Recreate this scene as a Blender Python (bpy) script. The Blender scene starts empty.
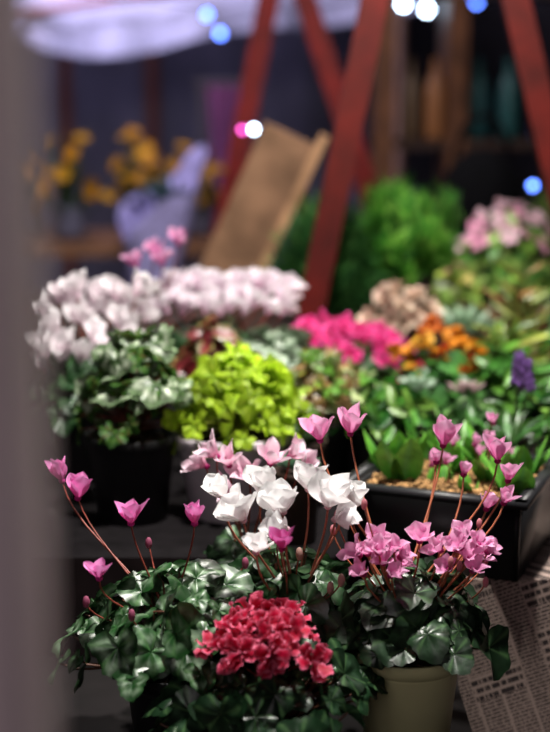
import bpy, math, numpy as np
from mathutils import Vector
rng=np.random.default_rng(11)
R_=lambda a,b: float(rng.uniform(a,b))
def C(r,g,b):
    c=np.array([r,g,b],float)/255.0
    return np.where(c<=.04045,c/12.92,((c+.055)/1.055)**2.4)
def nrm(v):
    v=np.asarray(v,float); return v/(np.linalg.norm(v)+1e-12)
def ortho(n,d):
    n=np.asarray(n,float); n=n-d*np.dot(n,d)
    if np.linalg.norm(n)<1e-4:
        n=np.cross(d,[0.3,0.9,0.1])
    return nrm(n)
UP=np.array([0,0,1.0])
# ---------------------------------------------------------------- materials
def newmat(name):
    m=bpy.data.materials.new(name); m.use_nodes=True
    nt=m.node_tree; b=nt.nodes['Principled BSDF']; out=nt.nodes['Material Output']
    return m,nt,b,out
def colmat(name,rough=.5,trans=0.,spec=.4,noise=60,namt=.25,bump=0.,metal=0.,sheen=0):
    m,nt,b,out=newmat(name); N=nt.nodes; L=nt.links
    a=N.new('ShaderNodeAttribute'); a.attribute_name='Col'
    tc=N.new('ShaderNodeTexCoord')
    no=N.new('ShaderNodeTexNoise'); no.inputs['Scale'].default_value=noise; no.inputs['Detail'].default_value=4
    L.new(tc.outputs['Object'],no.inputs['Vector'])
    mr=N.new('ShaderNodeMapRange'); mr.inputs['From Min'].default_value=.3; mr.inputs['From Max'].default_value=.7
    mr.inputs['To Min'].default_value=1-namt; mr.inputs['To Max'].default_value=1+namt*.5
    L.new(no.outputs['Fac'],mr.inputs['Value'])
    mx=N.new('ShaderNodeVectorMath'); mx.operation='SCALE'
    L.new(a.outputs['Color'],mx.inputs[0]); L.new(mr.outputs[0],mx.inputs['Scale'])
    L.new(mx.outputs[0],b.inputs['Base Color'])
    b.inputs['Roughness'].default_value=rough; b.inputs['Specular IOR Level'].default_value=spec; b.inputs['Metallic'].default_value=metal
    if bump>0:
        bp=N.new('ShaderNodeBump'); bp.inputs['Strength'].default_value=bump; bp.inputs['Distance'].default_value=.002
        L.new(no.outputs['Fac'],bp.inputs['Height']); L.new(bp.outputs[0],b.inputs['Normal'])
    if trans>0:
        t=N.new('ShaderNodeBsdfTranslucent'); L.new(mx.outputs[0],t.inputs['Color'])
        ms=N.new('ShaderNodeMixShader'); ms.inputs[0].default_value=trans
        L.new(b.outputs[0],ms.inputs[1]); L.new(t.outputs[0],ms.inputs[2]); L.new(ms.outputs[0],out.inputs['Surface'])
    return m
def emis(name,col,s):
    m,nt,b,out=newmat(name)
    b.inputs['Base Color'].default_value=(*col,1); b.inputs['Emission Color'].default_value=(*col,1); b.inputs['Emission Strength'].default_value=s
    return m
M={}
M['petal']=colmat('petal',.55,.35,.25,90,.12)
M['leaf']=colmat('leaf',.34,.14,.5,70,.45,.3)
M['leafthin']=colmat('leaf_thin',.5,.38,.3,50,.3)
M['stem']=colmat('stem',.45,.0,.4,120,.3)
M['plastic']=colmat('plastic',.42,0,.4,8,.1)
M['wood']=colmat('painted_wood',.6,0,.25,14,.45,.3)
M['cloth']=colmat('cloth',.9,0,.1,30,.4,.3)
M['canvas']=colmat('canvas',.9,.3,.05,.9,.7)
M['soil']=colmat('soil',.95,0,.1,220,.8,1.0)
M['concrete']=colmat('concrete',.85,0,.2,6,.4,.4)
M['metal']=colmat('metal',.5,0,.5,5,.1)
M['glow_white']=emis('glow_white',(0.6,0.78,1.0),30)
M['glow_blue']=emis('glow_blue',(0.10,0.22,1.0),14)
M['glow_pink']=emis('glow_pink',(1.0,0.10,0.6),8)
def newspaper():
    m,nt,b,out=newmat('newspaper'); N=nt.nodes; L=nt.links
    g=N.new('ShaderNodeNewGeometry'); sep=N.new('ShaderNodeSeparateXYZ'); L.new(g.outputs['Position'],sep.inputs[0])
    def ma(op,a,bv=None,c=None):
        n=N.new('ShaderNodeMath'); n.operation=op
        for i,v in enumerate((a,bv,c)):
            if v is None: continue
            if isinstance(v,(int,float)): n.inputs[i].default_value=v
            else: L.new(v,n.inputs[i])
        return n.outputs[0]
    u0=ma('ADD',sep.outputs['X'],sep.outputs['Y']); z0=sep.outputs['Z']
    u=ma('ADD',ma('MULTIPLY',u0,.94),ma('MULTIPLY',z0,.34)); v=ma('SUBTRACT',ma('MULTIPLY',z0,.94),ma('MULTIPLY',u0,.34))
    cell=ma('FRACT',ma('MULTIPLY',v,200.0)); line=ma('LESS_THAN',cell,.55)
    col=ma('FRACT',ma('MULTIPLY',u,30.0)); colm=ma('MULTIPLY',ma('GREATER_THAN',col,.07),ma('LESS_THAN',col,.95))
    cv=N.new('ShaderNodeCombineXYZ'); L.new(ma('MULTIPLY',u,380.0),cv.inputs[0]); L.new(ma('FLOOR',ma('MULTIPLY',v,200.0)),cv.inputs[1])
    no=N.new('ShaderNodeTexNoise'); no.inputs['Scale'].default_value=1.0; no.inputs['Detail'].default_value=1; L.new(cv.outputs[0],no.inputs['Vector'])
    dash=ma('GREATER_THAN',no.outputs['Fac'],.45)
    text=ma('MULTIPLY',ma('MULTIPLY',line,colm),dash)
    cv2=N.new('ShaderNodeCombineXYZ'); L.new(ma('FLOOR',ma('MULTIPLY',u,30.0)),cv2.inputs[0]); L.new(ma('FLOOR',ma('MULTIPLY',v,30.0)),cv2.inputs[1])
    wn=N.new('ShaderNodeTexWhiteNoise'); wn.noise_dimensions='2D'; L.new(cv2.outputs[0],wn.inputs['Vector'])
    cell2=ma('LESS_THAN',ma('FRACT',ma('MULTIPLY',v,90.0)),.6)
    cv3=N.new('ShaderNodeCombineXYZ'); L.new(ma('MULTIPLY',u,240.0),cv3.inputs[0]); L.new(ma('FLOOR',ma('MULTIPLY',v,90.0)),cv3.inputs[1])
    no3=N.new('ShaderNodeTexNoise'); no3.inputs['Scale'].default_value=1.0; L.new(cv3.outputs[0],no3.inputs['Vector'])
    head=ma('MULTIPLY',cell2,ma('GREATER_THAN',no3.outputs['Fac'],.46))
    ish=ma('GREATER_THAN',wn.outputs['Value'],.8)
    ink=ma('ADD',ma('MULTIPLY',ish,head),ma('MULTIPLY',ma('SUBTRACT',1.0,ish),text))
    mix=N.new('ShaderNodeMix'); mix.data_type='RGBA'; L.new(ink,mix.inputs['Factor'])
    mix.inputs['A'].default_value=(*C(176,154,144),1); mix.inputs['B'].default_value=(*C(52,42,42),1)
    L.new(mix.outputs['Result'],b.inputs['Base Color']); b.inputs['Roughness'].default_value=.85
    return m
M['news']=newspaper()
# ---------------------------------------------------------------- mesh builder
class MB:
    def __init__(s): s.v=[];s.f=[];s.c=[];s.m=[];s.n=0;s.mats=[]
    def mi(s,k):
        if k not in s.mats: s.mats.append(k)
        return s.mats.index(k)
    def add(s,V,F,col,mat):
        V=np.asarray(V,float).reshape(-1,3); col=np.asarray(col,float)
        if col.ndim==1: col=np.tile(col,(len(V),1))
        col=col.reshape(-1,3)
        F=np.asarray(F,int); s.v.append(V); s.c.append(col); s.f.extend((F+s.n).tolist()); s.m.extend([s.mi(mat)]*len(F)); s.n+=len(V)
    def grid(s,P,col,mat,wrap=False):
        a,b=P.shape[:2]; idx=np.arange(a*b).reshape(a,b)
        if wrap: idx=np.concatenate([idx,idx[:,:1]],1)
        F=np.stack([idx[:-1,:-1],idx[1:,:-1],idx[1:,1:],idx[:-1,1:]],-1).reshape(-1,4)
        s.add(P.reshape(-1,3),F,col,mat)
    def build(s,name,smooth=True):
        me=bpy.data.meshes.new(name); me.from_pydata(np.concatenate(s.v).tolist(),[],s.f)
        for k in s.mats: me.materials.append(M[k])
        me.polygons.foreach_set('material_index',s.m)
        me.polygons.foreach_set('use_smooth',[smooth]*len(s.f))
        ca=me.color_attributes.new('Col','FLOAT_COLOR','POINT')
        c=np.clip(np.concatenate(s.c),0,.95); c=np.concatenate([c,np.ones((len(c),1))],1); ca.data.foreach_set('color',c.ravel())
        me.update(); o=bpy.data.objects.new(name,me); bpy.context.scene.collection.objects.link(o); return o
def tube(mb,pts,r,col,mat='stem',ns=6):
    pts=np.asarray(pts,float); n=len(pts); r=np.broadcast_to(np.asarray(r,float),(n,))
    T=np.gradient(pts,axis=0); T/= (np.linalg.norm(T,axis=1)[:,None]+1e-12)
    ref=np.array([.13,.97,.2]) if abs(T[0][2])>.5 else UP
    A=np.cross(T,ref); A/=np.linalg.norm(A,axis=1)[:,None]; B=np.cross(T,A)
    th=np.linspace(0,2*np.pi,ns,endpoint=False)
    P=pts[:,None]+r[:,None,None]*(A[:,None]*np.cos(th)[None,:,None]+B[:,None]*np.sin(th)[None,:,None])
    col=np.asarray(col,float)
    cc=np.tile(col,(n,ns,1)) if col.ndim==1 else np.repeat(col[:,None],ns,1)
    mb.grid(P,cc,mat,True)
def bez(p0,p1,p2,p3,n=9):
    t=np.linspace(0,1,n)[:,None]; p0,p1,p2,p3=[np.asarray(p,float) for p in (p0,p1,p2,p3)]
    return (1-t)**3*p0+3*(1-t)**2*t*p1+3*(1-t)*t*t*p2+t**3*p3
def blade(mb,p,d,n,L,W,bend=0,cup=0,wave=0,wf=2,a=1.,b=.6,c0=None,c1=None,edge=None,mid=None,nu=8,nv=5,mat='leaf',base=.15,twist=0,cp=1.):
    d=nrm(d); n=ortho(n,d); s=np.cross(d,n)
    t=np.linspace(0,1,nu); ang=bend*t; ds=L/(nu-1)
    cx=np.concatenate([[0],np.cumsum(np.cos((ang[1:]+ang[:-1])/2))*ds]); cn=np.concatenate([[0],np.cumsum(np.sin((ang[1:]+ang[:-1])/2))*ds])
    Nn=-np.sin(ang)[:,None]*d+np.cos(ang)[:,None]*n
    w=W/2*(base*(1-t)+np.sin(np.pi*np.clip(t,0,.995)**a)**b)
    u=np.linspace(-1,1,nv); tau=twist*t
    S=np.cos(tau)[:,None]*s+np.sin(tau)[:,None]*Nn; N2=-np.sin(tau)[:,None]*s+np.cos(tau)[:,None]*Nn
    ph=R_(0,6.28)
    off=cup*w[:,None]*u[None]**2+wave*L*np.abs(u)[None]**1.3*np.sin(wf*6.283*t[:,None]+ph+u[None]*1.6)*np.minimum(1,t*2.5)[:,None]
    P=p+(cx[:,None]*d+cn[:,None]*n)[:,None]+(w[:,None]*u[None])[...,None]*S[:,None]+off[...,None]*N2[:,None]
    tt=(t**cp)[:,None,None]; c0=np.asarray(c0); c1=c0 if c1 is None else np.asarray(c1)
    col=np.broadcast_to(c0*(1-tt)+c1*tt,(nu,nv,3)).copy()
    if edge is not None:
        e=(np.abs(u)**3)[None,:,None]*np.ones((nu,1,1)); e=np.maximum(e,(t**8)[:,None,None]); col=col*(1-e)+np.asarray(edge)*e
    if mid is not None:
        e=(np.abs(u)<.2)[None,:,None]*.8; col=col*(1-e)+np.asarray(mid)*e
    mb.grid(P,col,mat)
def rleaf(mb,p,d,n,R,kind='heart',droop=.25,fold=.1,rip=.06,base=None,band=None,vein=None,edge=None,bandamt=1.,nr=8,na=32,mat='leaf',nveins=7):
    n=nrm(n); d=ortho(d,n); s=np.cross(n,d)
    th=np.linspace(-np.pi,np.pi,na,endpoint=False)+np.pi/na
    nt=np.exp(-((np.abs(th)-np.pi)/.38)**2)
    if kind=='heart':
        tri=1/np.maximum(.62,np.cos((np.mod(th+np.pi/5,2*np.pi/5)-np.pi/5)))
        r=(.78*tri+.30*np.exp(-(th/.38)**2)+.025*np.sin(16*th))*(1-.72*nt)
    elif kind=='lobed': r=(.72+.28*np.abs(np.cos(2.5*th))+.05*np.sin(19*th))*(1-.6*nt)
    elif kind=='round': r=(.95+.04*np.sin(11*th))*(1-.3*nt)
    else: r=(.7+.3*np.cos(th)**2+.1*np.exp(-(th/.3)**2))*(1-.35*nt)
    rho=np.linspace(.03,1,nr)[:,None]; ph=R_(0,6.28); k=int(rng.integers(3,6))
    rr=rho*r[None]*R
    h=R*(-droop*rho**2+rip*rho*np.sin(k*th+ph)[None]+fold*rho*np.abs(np.sin(th))[None]+.05*np.abs(np.sin(nveins*th/2))[None]*rho)
    P=p+(rr*np.cos(th)[None])[...,None]*d+(rr*np.sin(th)[None])[...,None]*s+h[...,None]*n
    col=np.broadcast_to(np.asarray(base),(nr,na,3)).copy()
    if band is not None:
        wob=.6+.08*np.sin(5*th+ph)[None]+.06*np.sin(9*th)[None]
        e=np.exp(-((rho-wob)/.16)**2)*(.45+.55*np.abs(np.sin(nveins*th/2)))[None]*bandamt
        col=col*(1-e[...,None])+np.asarray(band)*e[...,None]
    if vein is not None:
        e=(np.abs(np.sin(nveins*th/2))<.25)[None]*(rho<.9)*.6; col=col*(1-e[...,None])+np.asarray(vein)*e[...,None]
    if edge is not None:
        e=np.clip((rho-.8)/.2,0,1)*np.ones((1,na)); col=col*(1-e[...,None])+np.asarray(edge)*e[...,None]
    col*=R_(.7,1.25)
    mb.grid(P,col,mat,True)
def dome(cx,cy,z0,R,H,n,fn,tilt=.9,jit=.2,rmin=0,zj=.22):
    ph=R_(0,6.28)
    for k in range(n):
        q=math.sqrt(rmin+(1-rmin)*(k+.5)/n)*R_(.82,1.14); a=ph+k*2.39996+R_(-.2,.2)
        rad=np.array([math.cos(a),math.sin(a),0])
        p=np.array([cx,cy,z0])+rad*R*q+UP*(H*(1-min(q,1)**2)+R_(-zj,zj)*H)
        n_=nrm(rad*q*tilt+UP*(1.05-.5*q)+rng.normal(0,jit,3)); d=ortho(rad+rng.normal(0,.3,3),n_)
        fn(p,d,n_,k,rad)
def lathe(mb,cx,cy,prof,col,mat,ns=40):
    th=np.linspace(0,2*np.pi,ns,endpoint=False); prof=np.asarray(prof,float)
    P=np.zeros((len(prof),ns,3)); P[...,0]=cx+prof[:,0:1]*np.cos(th); P[...,1]=cy+prof[:,0:1]*np.sin(th); P[...,2]=prof[:,1:2]
    mb.grid(P,np.broadcast_to(col,P.shape),mat,True)
def pot(mb,cx,cy,z0,z1,rt,rb,col):
    h=z1-z0
    lathe(mb,cx,cy,[(0.001,z0+.001),(rb*.92,z0+.001),(rb,z0+.003),(rt*.93,z1-.14*h-.001),(rt*.94,z1-.14*h),(rt*1.0,z1-.135*h),(rt*1.02,z1-.01*h),(rt*1.01,z1),(rt*.95,z1),(rt*.93,z1-.02)],col,'plastic')
    lathe(mb,cx,cy,[(rt*.935,z1-.014),(rt*.6,z1-.009),(0.001,z1-.008)],C(48,34,25),'soil')
def box(mb,c,s,col,mat,rot=0.):
    c=np.asarray(c,float); s=np.asarray(s,float)/2
    V=np.array([[x,y,z] for x in(-1,1) for y in(-1,1) for z in(-1,1)],float)*s
    cr,sr=math.cos(rot),math.sin(rot); V=np.stack([V[:,0]*cr-V[:,1]*sr,V[:,0]*sr+V[:,1]*cr,V[:,2]],1)+c
    mb.add(V,[(0,1,3,2),(4,6,7,5),(0,4,5,1),(2,3,7,6),(0,2,6,4),(1,5,7,3)],col,mat)
def beam(mb,p0,p1,w,t,col,mat='wood',ref=(0,1,0)):
    p0=np.asarray(p0,float);p1=np.asarray(p1,float); d=nrm(p1-p0); n=ortho(np.asarray(ref,float),d); s=np.cross(d,n)
    V=[]
    for p in (p0,p1):
        for a,b in((-1,-1),(1,-1),(1,1),(-1,1)): V.append(p+s*a*w/2+n*b*t/2)
    mb.add(V,[(0,1,2,3),(7,6,5,4),(0,4,5,1),(1,5,6,2),(2,6,7,3),(3,7,4,0)],col,mat)
def blob(mb,c,r,col,mat,sq=(1,1,1),rough=0.,n=7,m=10):
    ph=np.linspace(.02,np.pi-.02,n); th=np.linspace(0,2*np.pi,m,endpoint=False)
    D=np.stack([np.sin(ph)[:,None]*np.cos(th),np.sin(ph)[:,None]*np.sin(th),np.cos(ph)[:,None]*np.ones(m)],-1)
    rr=r*(1+rough*rng.normal(0,1,(n,m,1)))
    mb.grid(np.asarray(c)+D*rr*np.asarray(sq),np.broadcast_to(col,D.shape),mat,True)
# ---------------------------------------------------------------- flowers
STEM=C(140,64,52)
def cyc_flower(mb,p,axis,L,W,open_,cb,ct,bend=.15,wave=.04,cp=.6,np_=5,nose=None,tw=.6,a=1.25,b=.75):
    axis=nrm(axis); x=ortho([1,.2,0],axis); y=np.cross(axis,x); a0=R_(0,6.28)
    for i in range(np_):
        az=a0+i*2*math.pi/np_+R_(-.25,.25); r=x*math.cos(az)+y*math.sin(az)
        o=open_*R_(.5,1.45); d=nrm(r*o+axis*1.0); n=-r
        blade(mb,p+r*.0025,d,n,L*R_(.8,1.12),W*R_(.85,1.1),bend=bend*R_(.3,1.6),cup=.45,wave=wave,wf=1.3,a=a,b=b,c0=cb,c1=ct,nu=11,nv=7,mat='petal',base=.35,twist=R_(.1,1.2)*tw,cp=cp)
    nose=cb if nose is None else nose
    blob(mb,p-axis*.001,.0042,nose,'petal',(1,1,.9),n=6,m=8)
def stem_to(mb,p0,p1,r=.0011,col=STEM,side=None):
    p0=np.asarray(p0,float);p1=np.asarray(p1,float); h=p1[2]-p0[2]; dxy=(p1-p0)*[1,1,0]
    side=rng.normal(0,.006,3) if side is None else side
    pts=bez(p0,p0+dxy*.15+UP*h*.5+side,p1-dxy*.12-UP*h*.35-side,p1-UP*.001,12)
    tube(mb,pts,np.linspace(r*1.3,r*.85,12),col)
def ruffle(mb,p,axis,rad,cb,ct,edge,n=6,layers=2,wave=.13,W=.7,tw=.8):
    axis=nrm(axis); x=ortho([1,.2,0],axis); y=np.cross(axis,x); a0=R_(0,6.28)
    for l in range(layers):
        for i in range(n):
            az=a0+l*.5+i*2*math.pi/n+R_(-.3,.3); r=x*math.cos(az)+y*math.sin(az)
            d=nrm(r+axis*(.05+.7*l)*R_(.3,1.7)); 
            blade(mb,p+r*.002,d,axis,rad*R_(.75,1.2)*(1-.15*l),rad*W,bend=R_(-.7,.6),cup=R_(-.3,.5),wave=wave,wf=2.4,a=1.35,b=.75,c0=cb,c1=ct,edge=edge,nu=10,nv=7,mat='petal',base=.3,twist=R_(-tw,tw))
def star(mb,p,axis,rad,cb,ct,n=5,mat='petal',nu=4,nv=3,b=.6):
    axis=nrm(axis); x=ortho([1,.2,0],axis); y=np.cross(axis,x); a0=R_(0,6.28)
    for i in range(n):
        az=a0+i*2*math.pi/n; r=x*math.cos(az)+y*math.sin(az)
        blade(mb,p,nrm(r+axis*.35),axis,rad,rad*.8,bend=-.3,a=1.3,b=b,c0=cb,c1=ct,nu=nu,nv=nv,mat=mat,base=.3)
def rosette(mb,p,R,n,W,c0,c1,edge=None,flat=.25,cup=.3,mat='leaf',a=1.4,b=.6,axis=UP,bend=.6):
    axis=nrm(axis); x=ortho([1,.1,0],axis); y=np.cross(axis,x)
    for k in range(n):
        q=(k+.5)/n; az=k*2.39996; r=x*math.cos(az)+y*math.sin(az)
        el=(1-q)*1.35+q*flat; d=r*math.cos(el)+axis*math.sin(el)
        blade(mb,np.asarray(p)+r*.1*R*q,d,axis if el<1.2 else -r,R*(.35+.65*q),W*(.45+.55*q),bend=bend*.5,cup=cup,a=a,b=b,c0=c0,c1=c1,edge=edge,nu=7,nv=5,mat=mat,base=.5)
def cyc_leaves(mb,cx,cy,z0,R,H,n,lr,base=C(28,62,30),band=C(120,150,118),amt=.7,crown=None,tilt=.9,vein=C(84,120,74),jit=.42,edge=None):
    crown=np.array([cx,cy,z0-.03]) if crown is None else crown
    def fn(p,d,nn,k,rad):
        r=lr*R_(.6,1.25)
        rleaf(mb,p,d,nn,r,'heart',droop=R_(.0,.35),fold=R_(.05,.35),rip=R_(.04,.16),base=base*(.6+.6*((k*37)%10)/10),band=band,vein=vein,bandamt=amt*R_(.1,1),edge=edge)
        m=(crown+p)/2+rad*.01+UP*.01
        tube(mb,bez(crown+rad*.01,m,p-nn*.03,p,6),.0013,C(95,60,45))
    dome(cx,cy,z0,R,H,n,fn,tilt,jit)
SH=.57; TB=.70; RT=.82
MAG=C(205,60,150); MAGD=C(176,36,112)
# --- magenta cyclamen, left
mb=MB(); cx,cy=-.115,1.50
pot(mb,cx,cy,SH,.675,.055,.042,C(28,28,30))
cyc_leaves(mb,cx,cy,.70,.115,.07,84,.027,base=C(32,72,32),band=C(165,192,160),amt=.9)
for (p,ax,L,W,o) in [((-.251,1.62,.8545),(-.2,0,1),.030,.017,.5),((-.2295,1.60,.839),(.15,0,1),.030,.018,.5),((-.158,1.50,.839),(0,-.1,1),.031,.018,.6),((-.188,1.45,.794),(-.1,0,1),.022,.014,.9),((-.088,1.50,.839),(0,0,1),.024,.015,.5)]:
    cyc_flower(mb,np.array(p),ax,L,W,o,MAG,C(250,160,222),cp=.45); stem_to(mb,(cx+R_(-.01,.01),cy,.68),p)
for k in range(4):
    a=R_(0,6.28); p=np.array([cx+.1*math.cos(a),cy+.07*math.sin(a),R_(.75,.80)]); stem_to(mb,(cx,cy,.68),p,.001); blob(mb,p,.004,C(170,90,120),'petal',(1,1,1.8))
mb.build('potted_pink_cyclamen')
# --- white cyclamen
mb=MB(); cx,cy=.02,1.57
pot(mb,cx,cy,SH,.675,.055,.042,C(28,28,30))
cyc_leaves(mb,cx,cy,.70,.10,.07,64,.028)
WH=C(252,250,250)
for (p,ax,L,W,o) in [((-.035,1.50,.8425),(-.5,-.2,1),.039,.032,.8),((.009,1.50,.852),(-.2,-.3,1),.039,.032,.75),((.058,1.50,.858),(.2,-.3,1),.039,.033,.8),((.08,1.56,.838),(.4,-.1,1),.036,.028,.6),((-.015,1.57,.852),(0,0,1),.034,.028,.7),((.038,1.58,.855),(0,0,1),.036,.028,.8),((-.02,1.45,.823),(.1,-.2,.9),.022,.018,1.1),((-.058,1.54,.856),(-.5,0,1),.030,.023,.7),((.012,1.48,.838),(-.9,-.5,.5),.03,.024,.6),((.066,1.49,.846),(.9,-.5,.4),.028,.024,.6)]:
    cyc_flower(mb,np.array(p),ax,L,W,o,C(250,240,242),WH,bend=.25,wave=.06,nose=C(230,190,200),a=1.3,b=.65,tw=.8); stem_to(mb,(cx+R_(-.012,.012),cy,.68),p,.0014,C(170,100,82))
p=(.007,1.42,.836); cyc_flower(mb,np.array(p),(0,0,1),.024,.016,.6,MAGD,C(226,120,190)); stem_to(mb,(cx,cy,.68),p)
for k in range(5):
    p=np.array([cx+R_(-.06,.08),cy-R_(.03,.09),R_(.76,.83)]); stem_to(mb,(cx,cy,.68),p,.001); blob(mb,p,.004,C(200,160,150),'petal',(1,1,2))
mb.build('potted_white_cyclamen')
# --- bicolour behind
mb=MB(); cx,cy=-.035,1.70
pot(mb,cx,cy,SH,.69,.048,.038,C(28,28,30))
cyc_leaves(mb,cx,cy,.705,.06,.045,24,.024,base=C(28,54,30))
for (p,ax) in [((-.071,1.68,.868),(-.8,-.2,.7)),((-.056,1.68,.857),(-.2,-.3,1)),((-.031,1.68,.842),(-.3,-.4,.7)),((-.006,1.68,.858),(.3,-.2,1)),((.018,1.70,.862),(.8,-.2,.8)),((-.048,1.66,.828),(-.7,-.3,.3)),((-.085,1.70,.85),(-1,0,.6)),((.03,1.69,.85),(1,-.1,.4))]:
    cyc_flower(mb,np.array(p),ax,.031,.015,.95,C(206,40,130),C(252,230,242),cp=.5,bend=.1,wave=.05,nose=MAGD,np_=5); stem_to(mb,(cx,cy,.70),p,.0012)
mb.build('potted_bicolor_cyclamen')
# --- red ruffled
mb=MB(); cx,cy=-.005,1.425
pot(mb,cx,cy,SH,.66,.052,.04,C(26,26,28))
cyc_leaves(mb,cx,cy,.665,.115,.055,74,.027,base=C(22,48,26),band=C(84,116,88),amt=.45,tilt=1.1)
def fr(p,d,nn,k,rad):
    ruffle(mb,p,nn,.025,C(140,4,36),C(206,12,62),C(250,130,165),wave=.10,W=.6,tw=1.0,n=5); tube(mb,bez((cx,cy,.66),(cx,cy,.70),p-nn*.02,p,6),.0015,STEM)
dome(-.010,1.40,.737,.054,.032,18,fr,tilt=1.0,jit=.45)
mb.build('potted_red_cyclamen')
# --- pink in cream pot
mb=MB(); cx,cy=.150,1.52
pot(mb,cx,cy,SH,.687,.062,.048,C(226,222,168))
cyc_leaves(mb,cx,cy,.712,.092,.055,84,.029,base=C(27,48,28),band=C(90,116,92),amt=.5,tilt=1.1)
PB=C(210,80,160); PT=C(252,196,230); SC=C(175,100,72)
for (p,ax,L,W,o) in [((.052,1.60,.908),(-.15,0,1),.034,.019,.65),((.087,1.60,.916),(.05,0,1),.034,.019,.6),((.197,1.62,.897),(.1,0,1),.032,.02,.5),((.255,1.58,.889),(0,0,1),.032,.019,.5),((.271,1.60,.860),(.1,0,1),.024,.015,.5),((.159,1.50,.819),(0,-.3,1),.022,.017,.9),((.192,1.64,.872),(0,0,1),.016,.011,.5),((.222,1.62,.862),(.2,0,1),.016,.011,.5),((.247,1.60,.826),(.2,0,1),.02,.013,.6),((.262,1.57,.842),(.3,-.2,1),.02,.013,.7)]:
    cyc_flower(mb,np.array(p),ax,L,W,o,PB,PT,cp=.55,nose=MAGD); stem_to(mb,(cx+R_(-.015,.015),cy,.68),p,.0013,SC)
for (bx,by,bz) in [(.112,1.48,.803),(.206,1.50,.802)]:
    for (dx,dy,dz) in [(-.024,0,.006),(-.012,-.012,.012),(.004,-.014,.002),(.014,-.004,.014),(.026,0,.004),(-.018,-.016,-.010),(.010,-.02,-.010),(0,.012,.018),(.022,.01,-.008),(-.004,-.02,.016)]:
        p=np.array([bx+dx+R_(-.003,.003),by+dy,bz+dz]); ax=(dx*35+R_(-.3,.3),-.5,1)
        cyc_flower(mb,p,ax,R_(.016,.022),.012,R_(.8,1.2),C(205,90,160),C(246,186,222),cp=.5,wave=.09,bend=.1,nose=C(190,60,130)); tube(mb,bez((cx,cy,.69),(cx,cy,.73),p-UP*.03,p,6),.0011,SC)
for k in range(10):
    a=R_(0,6.28); p=np.array([cx+.09*math.cos(a),cy+.06*math.sin(a),R_(.77,.88)]); stem_to(mb,(cx,cy,.68),p,.001,C(170,96,70)); blob(mb,p,.0034,C(215,140,150),'petal',(1,1,1.9))
mb.build('potted_pink_cyclamen')
# --- front bench
mb=MB(); box(mb,(-.12,1.555,.56),(.70,.44,.02),C(24,20,21),'wood')
for x in(-.44,.21):
    for y in(1.36,1.75): box(mb,(x,y,.275),(.03,.03,.55),C(24,23,25),'wood')
mb.build('plant_bench')
# --- table
mb=MB(); x0,x1,y0,y1=-1.3,.228,1.80,2.68
box(mb,((x0+x1)/2,(y0+y1)/2,TB-.012),(x1-x0,y1-y0,.024),C(24,21,23),'cloth')
u=np.linspace(0,1,90); z=np.linspace(TB,.02,12)
P=np.zeros((12,90,3)); P[...,0]=x0+(x1-x0)*u; P[...,1]=y0-.004-.012*(1-z[:,None]/TB)*(1+np.sin(u*95)+.5*np.sin(u*41)); P[...,2]=z[:,None]
mb.grid(P,np.broadcast_to(C(26,18,19),P.shape),'cloth'); 
for x in(x0+.05,x1-.05):
    for y in(y0+.05,y1-.05): box(mb,(x,y,.34),(.04,.04,.68),C(40,34,30),'wood')
mb.build('display_table')
mb=MB(); box(mb,(.567,2.19,.35),(.665,.96,.70),C(200,200,200),'news'); mb.build('newspaper_covered_stand',False)
# rear table
mb=MB(); box(mb,(.1,3.2,RT-.015),(2.2,.66,.03),C(50,38,30),'wood')
for x in(-.95,1.15):
    for y in(2.92,3.48): box(mb,(x,y,.395),(.05,.05,.79),C(50,38,30),'wood')
box(mb,(.1,2.9,.72),(2.1,.03,.12),C(40,30,26),'wood')
mb.build('rear_display_table',False)
# --- tray
mb=MB(); rot=-.385; tw,tl=.225,.22
ex=np.array([math.cos(rot),math.sin(rot),0]); ey=np.array([-math.sin(rot),math.cos(rot),0]); c0=np.array([.094,1.78,0])
def TP(a,b,z): return c0+ex*a+ey*b+UP*z
zc=(TB+.002+.802)/2; hh=.10
for (a,b,sx,sy) in [(tw/2,.004,tw,.008),(tw/2,tl-.004,tw,.008),(.004,tl/2,.008,tl),(tw-.004,tl/2,.008,tl)]:
    box(mb,TP(a,b,zc),(sx,sy,hh),C(27,27,29),'plastic',rot)
for (a,b,sx,sy) in [(tw/2,-.003,tw+.02,.016),(tw/2,tl+.003,tw+.02,.016),(-.003,tl/2,.016,tl+.02),(tw+.003,tl/2,.016,tl+.02)]:
    box(mb,TP(a,b,.803),(sx,sy,.01),C(34,34,37),'plastic',rot)
box(mb,TP(tw/2,tl/2,.751),(tw-.017,tl-.017,.088),C(90,62,42),'soil',rot)
for k in range(1300):
    p=TP(R_(.012,tw-.012),R_(.012,tl-.012),.796+R_(0,.003)); blob(mb,p,R_(.002,.006),C(205,160,108)*R_(.12,1.2),'soil',(1,R_(.6,1),.7),.15,4,6)
G1=C(48,120,36); G2=C(124,190,72)
for (a,b,h,n,w) in [(.05,.075,.08,3,.038),(.02,.12,.07,4,.034),(.02,.17,.06,5,.03),(.10,.085,.03,4,.02),(.05,.185,.06,7,.026),(.10,.13,.045,6,.024),(.165,.11,.055,5,.03),(.205,.07,.055,5,.028),(.085,.19,.055,9,.022),(.14,.18,.05,9,.02),(.195,.16,.06,8,.024),(.145,.06,.03,4,.014),(.12,.2,.06,8,.02)]:
    p=TP(a,b,.792)
    for k in range(n):
        az=R_(0,6.28); r=np.array([math.cos(az),math.sin(az),0]); blade(mb,p+r*.006,r*R_(.05,.55)+UP,r*-1,h*R_(.6,1.15),w*R_(.7,1.1),bend=-R_(.1,.6),cup=-.3,a=1.0,b=.75,c0=G1,c1=G2*R_(.6,1.1),nu=10,nv=7,mid=C(90,150,80),base=.5)
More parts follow.
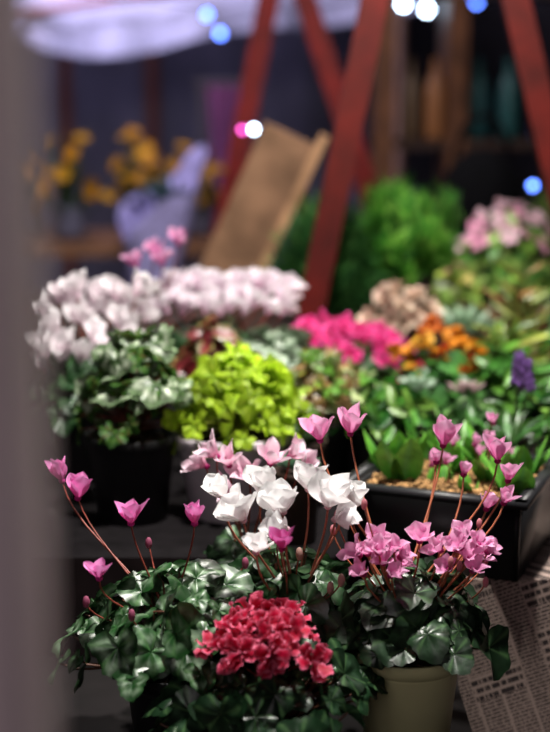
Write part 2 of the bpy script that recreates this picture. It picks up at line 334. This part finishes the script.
for k in range(8):
    a,b=R_(.05,.21),R_(.03,.15); p=TP(a,b,.79); q=p+np.array([R_(-.02,.02),0,R_(.03,.09)]); stem_to(mb,p,q,.001,C(150,90,70)); cyc_flower(mb,q,(R_(-.3,.3),-.2,1),.014,.009,.6,C(200,80,150),C(246,190,226))
mb.build('succulent_planter_tray')
# ---------------------------------------------------------------- mid plants
mb=MB(); cx,cy=-.062,2.0
pot(mb,cx,cy,TB,.824,.084,.062,C(226,212,222))
def f(p,d,nn,k,rad):
    m=R_(.5,1.2)
    rleaf(mb,p,d,nn,R_(.013,.029),'lobed',droop=R_(.0,.4),fold=R_(0,.3),rip=.16,base=C(170,208,36)*m,band=C(206,234,70)*m,vein=C(120,165,30),edge=C(190,222,56)*m,mat='leafthin',na=30); tube(mb,bez((cx,cy,.81),(cx,cy,.85),p-nn*.02,p,5),.001,C(130,140,50))
dome(cx+.008,cy,.832,.092,.092,130,f,jit=.5,zj=.3)
mb.build('potted_coral_bells')
mb=MB(); cx,cy=-.205,1.98
pot(mb,cx,cy,TB,.825,.065,.05,C(26,25,27))
def f(p,d,nn,k,rad):
    if k%4==0: rleaf(mb,p+UP*.01,d,nn,R_(.024,.038),'lobed',droop=.3,rip=.14,base=C(76,104,60),band=C(210,222,195),vein=C(46,70,40),edge=C(130,155,114))
    else: rleaf(mb,p,d,nn,R_(.012,.024),'lobed',droop=.2,fold=.2,rip=.14,base=C(50,90,36),band=C(96,140,56),vein=C(120,60,50),mat='leafthin')
    tube(mb,bez((cx,cy,.81),(cx,cy,.85),p-nn*.02,p,5),.0012,C(120,60,50))
dome(cx+.005,cy,.85,.08,.10,90,f,jit=.5,zj=.3)
mb.build('potted_geranium')
def bloomer(name,cx,cy,zt,potc,zt0,nl,lr,flowers,cb,ct,L=.034,W=.024,open_=.75,R=.09,H=.06,cp=.6,leafc=C(36,74,36)):
    mb=MB(); pot(mb,cx,cy,zt0,zt,.06,.045,potc); cyc_leaves(mb,cx,cy,zt+.015,R,H,nl,lr,base=leafc)
    for p in flowers:
        p=np.array(p); ax=nrm([(p[0]-cx)*5+R_(-.5,.5),R_(-.5,.2),1]); cyc_flower(mb,p,ax,L*R_(.8,1.15),W,open_,cb,ct*R_(.88,1),bend=.2,wave=.08,cp=cp,tw=1.); stem_to(mb,(cx+R_(-.01,.01),cy,zt),p)
    mb.build(name)
def spread(n,cx,cy,rx,ry,z0,z1):
    return [(cx+rx*(2*((k+.5)/n)-1),cy+ry*math.sin(k*2.4),z0+(z1-z0)*((k*.618)%1)) for k in range(n)]
bloomer('potted_white_cyclamen',-.30,2.2,.82,C(40,38,40),TB,60,.03,spread(24,-.285,2.2,.085,.06,.875,.995),C(246,226,236),C(250,246,248),H=.07,L=.042,W=.031)
bloomer('potted_white_cyclamen',-.11,2.45,.82,C(40,38,40),TB,50,.03,spread(28,-.09,2.45,.115,.05,.925,.975),C(240,200,224),C(252,247,251),H=.07,L=.036,W=.026,cp=.45)
fl=[(-.205,2.4,1.035),(-.165,2.42,1.05),(-.235,2.4,1.015),(-.19,2.38,1.02)]
bloomer('potted_pink_cyclamen',-.24,2.42,.82,C(40,38,40),TB,24,.03,fl,C(210,100,175),C(244,190,226),L=.03,W=.02)
# coleus
mb=MB(); cx,cy=-.095,2.22; pot(mb,cx,cy,TB,.82,.055,.042,C(60,40,38))
def f(p,d,nn,k,rad):
    blade(mb,p-d*.02,d,nn,R_(.035,.055),R_(.02,.034),bend=-.6,cup=.2,wave=.06,wf=4,a=.9,b=.7,c0=C(100,24,34),c1=C(130,44,46),edge=C(120,124,66) if k%2 else C(70,26,30))
dome(cx,cy,.85,.07,.085,60,f,jit=.4); mb.build('potted_coleus')
# fittonia mix
mb=MB(); cx,cy=.07,2.2; pot(mb,cx,cy,TB,.80,.065,.05,C(30,30,32))
def f(p,d,nn,k,rad):
    c=[C(150,180,70),C(180,195,140),C(90,136,50),C(120,96,56)][k%4]
    rleaf(mb,p,d,nn,R_(.010,.022),'lobed',base=c,band=c*1.3,vein=C(120,70,60),edge=C(170,70,70) if k%4==0 else c*.8,rip=.14,na=24,nr=6)
dome(cx,cy,.815,.10,.07,130,f,jit=.5,zj=.35); mb.build('potted_fittonia')
mb=MB(); cx,cy=.0,2.36; pot(mb,cx,cy,TB,.80,.05,.04,C(30,30,32))
def f(p,d,nn,k,rad): rleaf(mb,p,d,nn,R_(.024,.034),'heart',base=C(96,124,90),band=C(205,218,196),vein=C(60,80,60),rip=.06)
dome(cx,cy,.84,.07,.07,40,f,jit=.4); mb.build('potted_begonia')
# hot pink azalea
mb=MB(); cx,cy=.125,2.48; pot(mb,cx,cy,TB,.80,.075,.055,C(70,50,44))
def f(p,d,nn,k,rad): blade(mb,p-d*.01,d,nn,.032,.015,bend=-.4,c0=C(36,80,34),c1=C(60,110,50),nu=5,nv=3)
dome(cx,cy,.815,.11,.065,120,f)
def f(p,d,nn,k,rad): ruffle(mb,p,nn,.023,C(190,10,96),C(234,24,134),C(252,120,190),n=5,layers=2,tw=1)
dome(cx-.016,cy-.01,.845,.13,.055,36,f,jit=.5); mb.build('potted_pink_azalea')
# orange kalanchoe
mb=MB(); cx,cy=.275,2.34; pot(mb,cx,cy,TB,.80,.06,.045,C(60,44,34))
def f(p,d,nn,k,rad): blade(mb,p-d*.01,d,nn,.045,.028,bend=-.4,a=1.2,c0=C(40,92,40),c1=C(80,140,60),nu=6,nv=5)
dome(cx,cy,.81,.085,.06,80,f,jit=.4)
for i,(bx,by,bz) in enumerate([(-.062,0,.868),(-.03,-.02,.888),(.0,-.02,.868),(.035,-.01,.886),(.065,.01,.872),(-.01,.03,.912),(.03,.03,.896),(-.045,-.03,.85),(.05,-.03,.852)]):
    def f(p,d,nn,k,rad):
        c=[C(232,150,36),C(236,180,60),C(220,116,40),C(190,44,84)][(k+i)%4 if i in(2,4,7) else i%3]
        for j in range(4): star(mb,p+rng.normal(0,.005,3),nn+rng.normal(0,.3,3),.010,c*.7,c,n=6)
    dome(cx+bx,cy+by,bz,.015,.012,6,f,jit=.3)
    tube(mb,bez((cx,cy,.80),(cx,cy,.83),(cx+bx,cy+by,bz-.03),(cx+bx,cy+by,bz),6),.002,C(80,120,50))
mb.build('potted_kalanchoe')
# echeveria
mb=MB(); cx,cy=.235,2.62; pot(mb,cx,cy,TB,.83,.06,.045,C(90,80,74))
def f(p,d,nn,k,rad):
    rosette(mb,p,R_(.024,.036),16,.017,C(100,116,84),C(226,212,190),edge=C(232,184,168),axis=nrm(nn+[0,-.3,0]))
    tube(mb,[(cx,cy,.82),((cx+p[0])/2,(cy+p[1])/2,.86),p],.003,C(110,90,70))
dome(cx,cy,.845,.07,.095,26,f,jit=.3,zj=.15); mb.build('potted_echeveria')
mb=MB(); cx,cy=.35,2.62; pot(mb,cx,cy,TB,.83,.042,.034,C(60,60,56)); rosette(mb,(cx,cy,.86),.10,40,.018,C(90,120,96),C(150,180,146),flat=.1,cup=.6,a=.6,b=.8); mb.build('potted_agave')
def leafy(name,cx,cy,zp0,zp,R,H,n,L,W,cols,potc=C(34,34,34),a=1.1,b=.65,bend=-.5,rp=.055,up=0,mat='leaf'):
    mb=MB(); pot(mb,cx,cy,zp0,zp,rp,rp*.76,potc)
    def f(p,d,nn,k,rad):
        c=cols[k%len(cols)]*R_(.55,1.2); dd=nrm(d+UP*up)
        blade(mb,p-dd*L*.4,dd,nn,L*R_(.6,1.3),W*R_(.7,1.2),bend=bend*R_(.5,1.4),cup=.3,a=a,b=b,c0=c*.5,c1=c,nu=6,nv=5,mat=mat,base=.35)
        tube(mb,[(cx,cy,zp-.01),((cx*.4+p[0]*.6),(cy*.4+p[1]*.6),(zp+p[2])/2),p-dd*L*.35],.0012,c*.6,ns=4)
    dome(cx,cy,zp+.01,R,H,n,f,jit=.45,zj=.3); mb.build(name)
GG=[C(66,134,44),C(98,164,64),C(44,100,38),C(132,178,76)]
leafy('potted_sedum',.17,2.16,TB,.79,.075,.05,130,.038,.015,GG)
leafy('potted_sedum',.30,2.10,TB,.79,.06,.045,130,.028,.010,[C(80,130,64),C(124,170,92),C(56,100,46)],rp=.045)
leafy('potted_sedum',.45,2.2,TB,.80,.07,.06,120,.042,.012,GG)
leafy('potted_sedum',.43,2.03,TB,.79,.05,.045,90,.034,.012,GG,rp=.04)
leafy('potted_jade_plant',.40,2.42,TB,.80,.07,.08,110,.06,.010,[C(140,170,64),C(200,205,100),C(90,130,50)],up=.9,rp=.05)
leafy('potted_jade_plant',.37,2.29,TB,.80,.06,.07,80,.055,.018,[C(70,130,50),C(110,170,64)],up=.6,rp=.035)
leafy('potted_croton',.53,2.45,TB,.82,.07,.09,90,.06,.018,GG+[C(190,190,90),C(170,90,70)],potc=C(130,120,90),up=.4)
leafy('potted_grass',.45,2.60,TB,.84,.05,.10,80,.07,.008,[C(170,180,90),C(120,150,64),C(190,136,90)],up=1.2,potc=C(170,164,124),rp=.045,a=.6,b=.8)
for (x,y,c,r,n) in [(.225,2.24,C(150,176,150),.036,30),(.305,2.22,C(176,150,150),.032,26),(.03,1.87,C(110,150,120),.03,40),(.045,2.04,C(120,150,110),.032,40),(.13,2.31,C(170,190,130),.036,24)]:
    mb=MB(); pot(mb,x,y,TB,.80,.032,.026,C(60,46,40)); rosette(mb,(x,y,.80+(0.03 if y>2.1 else 0)),r*1.2,n,.014,c*.5,c,flat=.2); tube(mb,[(x,y,.79),(x,y,.83 if y>2.1 else .801)],.004,C(90,100,60)); mb.build('potted_echeveria')
# grape hyacinth
mb=MB(); cx,cy=.352,2.01; 
pot(mb,cx-.012,cy+.01,TB,.785,.035,.028,C(34,34,36))
for (dx,dy,zz,h) in [(-.003,0,.89,.045),(.014,.01,.88,.045),(.004,.02,.895,.04)]:
    p0=np.array([cx-.012,cy+.01,.78]); p1=np.array([cx+dx,cy+dy,zz]); tube(mb,[p0,(p0+p1)/2+[.003,0,0],p1,p1+UP*h],.0018,C(80,110,60))
    for k in range(60):
        q=k/60; a=k*2.4; r=.009*(1-q*.6)*R_(.8,1.2); blob(mb,p1+UP*h*q+np.array([math.cos(a)*r,math.sin(a)*r,0]),.0034*(1-.4*q),C(120,84,150)*R_(.4,1.7),'petal',(1,1,1.2),n=5,m=6)
for k in range(14):
    az=R_(0,6.28); r=np.array([math.cos(az),math.sin(az),0]); blade(mb,(cx-.012,cy+.01,.78),r*.5+UP,-r,.09,.007,bend=-.8,a=.6,c0=C(50,100,40),c1=C(80,140,60),base=.8)
mb.build('potted_grape_hyacinth')
# rear: fluffy green
def fluffy(name,cx,cy,z0,zp,R,H,n,cols,L=.035,W=.003,hang=0,nt=60,s0r=(.7,1.12),rp=.6,sp=(.22,.16),core=None):
    mb=MB(); pot(mb,cx,cy,z0,zp,R*rp,R*rp*.8,C(50,44,40))
    tips=[]
    for k in range(nt):
        a=k*2.39996+R_(-.3,.3); el=math.asin(min(.999,(k+.5)/nt*1.08-.08)); tips.append((a,el,R_(*s0r)))
    for k in range(n):
        a0,e0,s0=tips[k%nt]; a=a0+rng.normal(0,sp[0]); el=e0+rng.normal(0,sp[1]); q=R_(.4,1.0)
        rad=np.array([math.cos(a),math.sin(a),0]); dirn=rad*math.cos(el)+UP*math.sin(el)
        p=np.array([cx,cy,zp])+ (rad*math.cos(el)*R+UP*math.sin(el)*H)*q*s0
        if hang: p=p-UP*hang*R_(0,1)*max(0,math.cos(el))
        c=cols[int(rng.integers(len(cols)))]*R_(.5,1.2)*(.35+.85*max(0,(q-.4)/.6))  # inner blades coloured darker: shade inside the foliage is painted in
        blade(mb,p,nrm(dirn+UP*.6+rng.normal(0,.35,3)),rad+.01,L*R_(.6,1.3),W*R_(.7,1.4),bend=R_(-.9,.4),a=.8,c0=c*.5,c1=c,nu=4,nv=3,mat='leafthin',base=.6)
    for (a,el,s0) in tips:
        rad=np.array([math.cos(a),math.sin(a),0]); e=np.array([cx,cy,zp])+(rad*math.cos(el)*R+UP*math.sin(el)*H)*.85*s0
        tube(mb,bez((cx,cy,zp-.01),(cx,cy,zp+H*.4),e-UP*.02,e,6),.0012,C(70,84,40),ns=4)
    mb.build(name)
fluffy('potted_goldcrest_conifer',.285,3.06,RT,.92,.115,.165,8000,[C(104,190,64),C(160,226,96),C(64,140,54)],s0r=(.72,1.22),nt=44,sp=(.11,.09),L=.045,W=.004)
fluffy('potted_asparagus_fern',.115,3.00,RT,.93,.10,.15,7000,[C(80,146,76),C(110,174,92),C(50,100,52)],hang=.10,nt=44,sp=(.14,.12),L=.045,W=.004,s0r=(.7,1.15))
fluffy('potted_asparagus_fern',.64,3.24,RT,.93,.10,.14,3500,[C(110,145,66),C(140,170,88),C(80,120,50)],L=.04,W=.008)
def mound(name,cx,cy,z0,zp,R,H,nl,nf,fc,lc,fr=.02,potc=C(120,116,90)):
    mb=MB(); pot(mb,cx,cy,z0,zp,R*.62,R*.48,potc)
    def f(p,d,nn,k,rad): c=lc[k%len(lc)]*R_(.5,1.2); blade(mb,p-d*.015,d,nn,.045,.02,bend=-.5,c0=c*.6,c1=c,nu=5,nv=3)
    dome(cx,cy,zp,R,H*.8,nl,f,jit=.5,zj=.3)
    def f2(p,d,nn,k,rad): c=fc[k%len(fc)]; ruffle(mb,p,nn,fr,c*.75,c,None,n=5,layers=1)
    dome(cx,cy,zp+H*.55,R*.9,H*.45,nf,f2,jit=.45); mb.build(name)
mound('potted_pink_begonia',.49,3.0,RT,.91,.115,.155,220,32,[C(246,172,206),C(252,212,226)],[C(124,170,70),C(84,140,60),C(150,180,90)])
mound('potted_pink_begonia',.70,2.99,RT,.93,.085,.16,60,34,[C(240,140,180),C(246,180,200)],[C(110,120,60),C(120,60,50)])
mound('potted_pink_begonia',.375,2.92,RT,.88,.045,.08,80,6,[C(226,150,160),C(220,200,120)],[C(150,170,70),C(120,154,66)],fr=.012,potc=C(180,172,126))
# ---------------------------------------------------------------- red A-frames
def aframe(name,ap,l,r,w,t,col,cross=None):
    mb=MB(); y0=ap[1]
    for (x,z) in (l,r): beam(mb,(x,y0,z),(ap[0],y0,ap[2]),w,t,col)
    blob(mb,(ap[0],y0-t*.6,ap[2]-.04),.012,C(60,60,60),'metal',(1,.4,1))
    if cross: beam(mb,(cross[0],y0+t*.9,cross[2]),(cross[1],y0+t*.9,cross[2]),w*.8,t*.7,col)
    mb.build(name,False)
aframe('red_wooden_easel',(.30,2.78,2.04),(-.104,0),(.86,0),.052,.03,C(84,15,9),(-.02,.66,.45))
aframe('red_wooden_easel',(.02,4.1,1.75),(-.33,0),(.62,0),.06,.035,C(116,20,18),(-.2,.35,.7))
mb=MB(); TAN=C(140,106,82)
beam(mb,(-.125,3.42,RT+.016),(.045,3.36,1.205),.15,.022,TAN,ref=(0.1,1,.1)); beam(mb,(-.055,3.405,RT+.016),(.115,3.345,1.205),.022,.03,C(190,146,110),ref=(0.1,1,.1))
beam(mb,(.09,3.47,RT+.005),(.05,3.385,1.15),.03,.02,C(120,82,56)); 
mb.build('leaning_wooden_board',False)
# ---------------------------------------------------------------- background stalls
mb=MB()
n=60; u=np.linspace(0,1,n); zz=np.linspace(0,2.4,8)
P=np.zeros((8,n,3)); P[...,0]=-6+6.7*u; P[...,1]=9+.06*np.sin(u*80); P[...,2]=zz[:,None]
mb.grid(P,np.broadcast_to(C(140,136,152),P.shape),'canvas')
for x in(-3,-1.28,-.75,.68): tube(mb,[(x,8.85,0),(x,8.85,2.5)],.04,C(130,70,46),'metal')
mb.build('tent_wall_canvas')
mb=MB(); box(mb,(3.35,9,1.6),(5.3,.1,3.2),C(40,38,44),'concrete'); mb.build('wall_back',False)
mb=MB(); box(mb,(0,5,-.05),(16,16,.1),C(58,52,50),'concrete'); mb.build('ground',False)
# canopy
mb=MB(); n=80; u=np.linspace(0,1,n); sag=.16*np.sin(u*7.4+.3)+.05*np.sin(u*19)
prof=[(7.0,1.60,1.),(7.0,1.72,.6),(7.4,1.84,.3),(8.8,2.35,0)]
P=np.zeros((4,n,3))
for i,(y,z,k) in enumerate(prof):
    P[i,:,0]=-3+3.7*u; P[i,:,1]=y+.05*np.sin(u*60)*k; P[i,:,2]=z+sag*k*.6
mb.grid(P,np.broadcast_to(C(190,190,220),P.shape),'canvas')
for x in(-2.9,-1.45,.6): tube(mb,[(x,7.05,0),(x,7.05,1.7)],.03,C(120,90,80),'metal')
beam(mb,(-2.9,6.95,1.46),(.6,6.95,1.92),.04,.02,C(110,50,46))
mb.build('market_canopy')
mb=MB(); u=np.linspace(0,1,24); zz=np.linspace(0,1,6)
P=np.zeros((6,24,3)); P[...,0]=-.31+.17*u+.03*np.sin(zz*3)[:,None]; P[...,1]=6.6+.02*np.sin(u*30); P[...,2]=(1.34-1.3*zz)[:,None]
mb.grid(P,np.broadcast_to(C(150,90,136),P.shape),'canvas'); tube(mb,[(-.36,6.6,1.35),(-.12,6.6,1.35)],.01,C(60,50,50),'metal'); tube(mb,[(-.33,6.6,0),(-.33,6.6,1.37)],.012,C(60,50,50),'metal'); mb.build('pink_curtain')
mb=MB(); BR=C(104,66,42)
for x in (.40,.66,1.45): box(mb,(x,5.4,.9),(.07,.3,1.8),BR,'wood')
for z in(.35,.8,1.12,1.66): box(mb,(.925,5.4,z),(1.12,.28,.03),C(60,42,34),'wood')
mb.build('wooden_shelf_unit',False)
mb=MB()
for x,c in[(.50,C(90,70,50)),(.59,C(150,100,60)),(.75,C(24,70,74)),(.86,C(30,80,80)),(.98,C(50,60,90)),(1.1,C(90,60,50))]:
    lathe(mb,x,5.34,[(.001,1.137),(.035,1.137),(.037,1.15),(.037,1.30),(.028,1.35),(.012,1.38),(.012,1.42),(.015,1.425),(.001,1.43)],c,'plastic',16)
mb.build('glass_bottles')
mb=MB(); blob(mb,(.62,4.3,.99),.13,C(10,10,13),'cloth',(1,.6,1.15),.02,14,20); tube(mb,bez((.54,4.3,1.11),(.55,4.3,1.28),(.69,4.3,1.28),(.70,4.3,1.11),12),.009,C(14,12,14),'cloth'); mb.build('black_bag')
mb=MB(); box(mb,(1.0,4.3,.825),(.9,.5,.03),C(40,30,26),'wood')
for x in(.60,1.4):
    for y in(4.15,4.5): box(mb,(x,y,.405),(.04,.04,.81),C(40,30,26),'wood')
mb.build('wooden_table',False)
mb=MB(); box(mb,(-.75,5.1,.78),(1.3,.6,.04),C(130,92,66),'wood')
for x in(-1.35,-.15):
    for y in(4.85,5.35): box(mb,(x,y,.38),(.05,.05,.76),C(90,62,44),'wood')
mb.build('wooden_table',False)
for (x,y,z,R,cols) in [(-.72,4.98,1.08,.11,[C(226,170,40),C(206,136,30)]),(-.48,5.0,1.08,.065,[C(230,176,56),C(204,136,46)]),(-.28,5.1,1.03,.09,[C(216,160,56),C(180,120,46)]),(-.92,5.2,1.0,.09,[C(210,150,50),C(150,110,60)])]:
    mb=MB(); lathe(mb,x,y,[(.001,.801),(.05,.801),(.06,.84),(.045,.90),(.05,.92),(.04,.90),(.001,.85)],C(90,90,110),'plastic',20)
    def f(p,d,nn,k,rad):
        p=p-UP*R_(-.03,.16)
        star(mb,p,nn+[0,-.5,0],.03,cols[0]*.8,cols[k%2],n=8,nu=5); tube(mb,[(x,y,.86),p],.003,C(50,90,50),ns=4); blade(mb,(np.array([x,y,.86])+p)/2,rad+UP,-rad,.09,.03,bend=-.5,c0=C(40,70,44),c1=C(70,100,60))
    dome(x,y,z-.01,R*1.2,.08,22,f,jit=.4); mb.build('yellow_flower_bouquet')
mb=MB(); th=np.linspace(0,2*np.pi,30,endpoint=False); h=np.linspace(0,1,6)
P=np.zeros((6,30,3)); r=.03+.10*h; P[...,0]=-.40+r[:,None]*np.cos(th)*(1+.1*np.sin(5*th))+.06*h[:,None]; P[...,1]=4.3+r[:,None]*np.sin(th); P[...,2]=.56+.45*h[:,None]+.11*h[:,None]**3*np.cos(th-.5)+.03*h[:,None]*np.sin(3*th)
mb.grid(P,np.broadcast_to(C(180,172,232),P.shape),'cloth',True)
def f(p,d,nn,k,rad): blade(mb,p,nn,rad,.06,.03,c0=C(40,60,70),c1=C(60,90,90))
dome(-.34,4.3,.95,.08,.05,24,f); lathe(mb,-.40,4.3,[(.001,.001),(.11,.001),(.12,.55),(.11,.56),(.1,.53),(.001,.5)],C(70,66,86),'plastic',24)
mb.build('paper_wrapped_bouquet')
# ---------------------------------------------------------------- string lights
mb=MB()
pts=[(-1.6,5.6,1.75),(-.26,5.6,1.60),(-.21,5.6,1.53),(.42,5.6,1.65),(.49,5.6,1.64),(.58,5.6,1.62),(.77,5.6,1.65),(.92,5.6,1.61),(1.9,5.6,1.75)]
tube(mb,[np.array(p)+[0,0,.03] for p in pts],.004,C(20,20,22),'plastic')
for i,p in enumerate(pts[1:-1]):
    k=['glow_blue','glow_blue','glow_white','glow_white','glow_white','glow_blue','glow_blue'][i]; blob(mb,p,.014 if i<2 else .016,(1,1,1),k,(1,1,1.1)); tube(mb,[np.array(p)+[0,0,.015],np.array(p)+[0,0,.035]],.01,C(20,20,22),'plastic')
for x in(-1.6,1.9): tube(mb,[(x,5.6,0),(x,5.6,1.8)],.02,C(50,46,46),'metal')
mb.build('string_lights')
mb=MB(); tube(mb,[(-.057,3.9,0.01),(-.057,3.9,1.19)],.008,C(60,40,50),'metal'); lathe(mb,-.057,3.9,[(.001,0),(.12,0),(.12,.02),(.02,.03)],C(60,40,50),'metal',20); blob(mb,(-.057,3.9,1.208),.008,(1,1,1),'glow_white'); blob(mb,(-.088,3.9,1.206),.007,(1,1,1),'glow_pink'); tube(mb,[(-.057,3.9,1.185),(-.088,3.9,1.185),(-.088,3.9,1.198)],.004,C(60,40,50),'metal'); mb.build('globe_lamp')
mb=MB(); blob(mb,(.72,4.0,1.05),.010,(1,1,1),'glow_blue'); tube(mb,[(.72,4.0,0),(.72,4.0,1.04)],.01,C(30,30,34),'metal'); lathe(mb,.72,4.0,[(.001,0),(.1,0),(.1,.015),(.01,.025)],C(30,30,34),'metal',20); mb.build('blue_lamp')
# ---------------------------------------------------------------- post
mb=MB(); s=.03; bev=.006
prof=[(-s+bev,-s),(s-bev,-s),(s,-s+bev),(s,s-bev),(s-bev,s),(-s+bev,s),(-s,s-bev),(-s,-s+bev)]
P=np.zeros((3,8,3))
for i,z in enumerate((0.,1.2,2.4)):
    for j,(a,b) in enumerate(prof): P[i,j]=(-.116+a,.5+b,z)
mb.grid(P,np.broadcast_to(C(204,184,188),P.shape),'metal',True); box(mb,(-.116,.5,.006),(.12,.12,.012),C(120,115,118),'metal')
mb.build('tent_post',False)
# ---------------------------------------------------------------- lights
def area(name,loc,tgt,size,e,col):
    l=bpy.data.lights.new(name,'AREA'); l.size=size; l.energy=e; l.color=col
    o=bpy.data.objects.new(name,l); o.location=loc; o.rotation_euler=(Vector(tgt)-Vector(loc)).to_track_quat('-Z','Y').to_euler(); bpy.context.scene.collection.objects.link(o)
area('stall_lamp_key',(.12,1.5,2.25),(.0,1.65,.8),.10,46,(1,.96,.90))
area('added_rear_light',(.30,2.55,2.25),(.2,2.65,.9),.15,32,(1,.95,.88))  # unseen light, added to brighten the plants at the back
area('added_front_fill',(-.6,-1.2,2.0),(0,1.6,.7),1.0,9,(1.0,.9,.93))  # fill added behind the camera to lighten the post and front plants
area('neighbor_stall_light',(-1.2,6.4,2.9),(-1.0,9,1.2),1.0,110,(.86,.78,1.0))
area('neighbor_stall_light2',(-.6,4.0,2.6),(-.5,5.1,.9),.5,24,(.95,.85,1.0))
area('canopy_light',(-.9,5.8,1.0),(-.9,7.2,1.8),.5,7,(.66,.68,1.0))
area('shelf_light',(1.2,4.2,2.6),(.9,5.4,1.2),.5,3,(1.,.85,.75))
w=bpy.data.worlds.new('night'); bpy.context.scene.world=w; w.use_nodes=True
w.node_tree.nodes['Background'].inputs[0].default_value=(.42,.36,.5,1); w.node_tree.nodes['Background'].inputs[1].default_value=.02
# ---------------------------------------------------------------- camera
cam=bpy.data.cameras.new('cam'); co=bpy.data.objects.new('cam',cam); bpy.context.scene.collection.objects.link(co)
cam.sensor_fit='VERTICAL'; cam.sensor_height=36; cam.sensor_width=27.05; cam.lens=70
co.location=(0,0,1.30); co.rotation_euler=(math.radians(90-10.8),0,0)
cam.dof.use_dof=True; cam.dof.focus_distance=1.60; cam.dof.aperture_fstop=2.4; cam.clip_start=.02
bpy.context.scene.camera=co
vs=bpy.context.scene.view_settings
vs.view_transform='Standard'; vs.look='None'
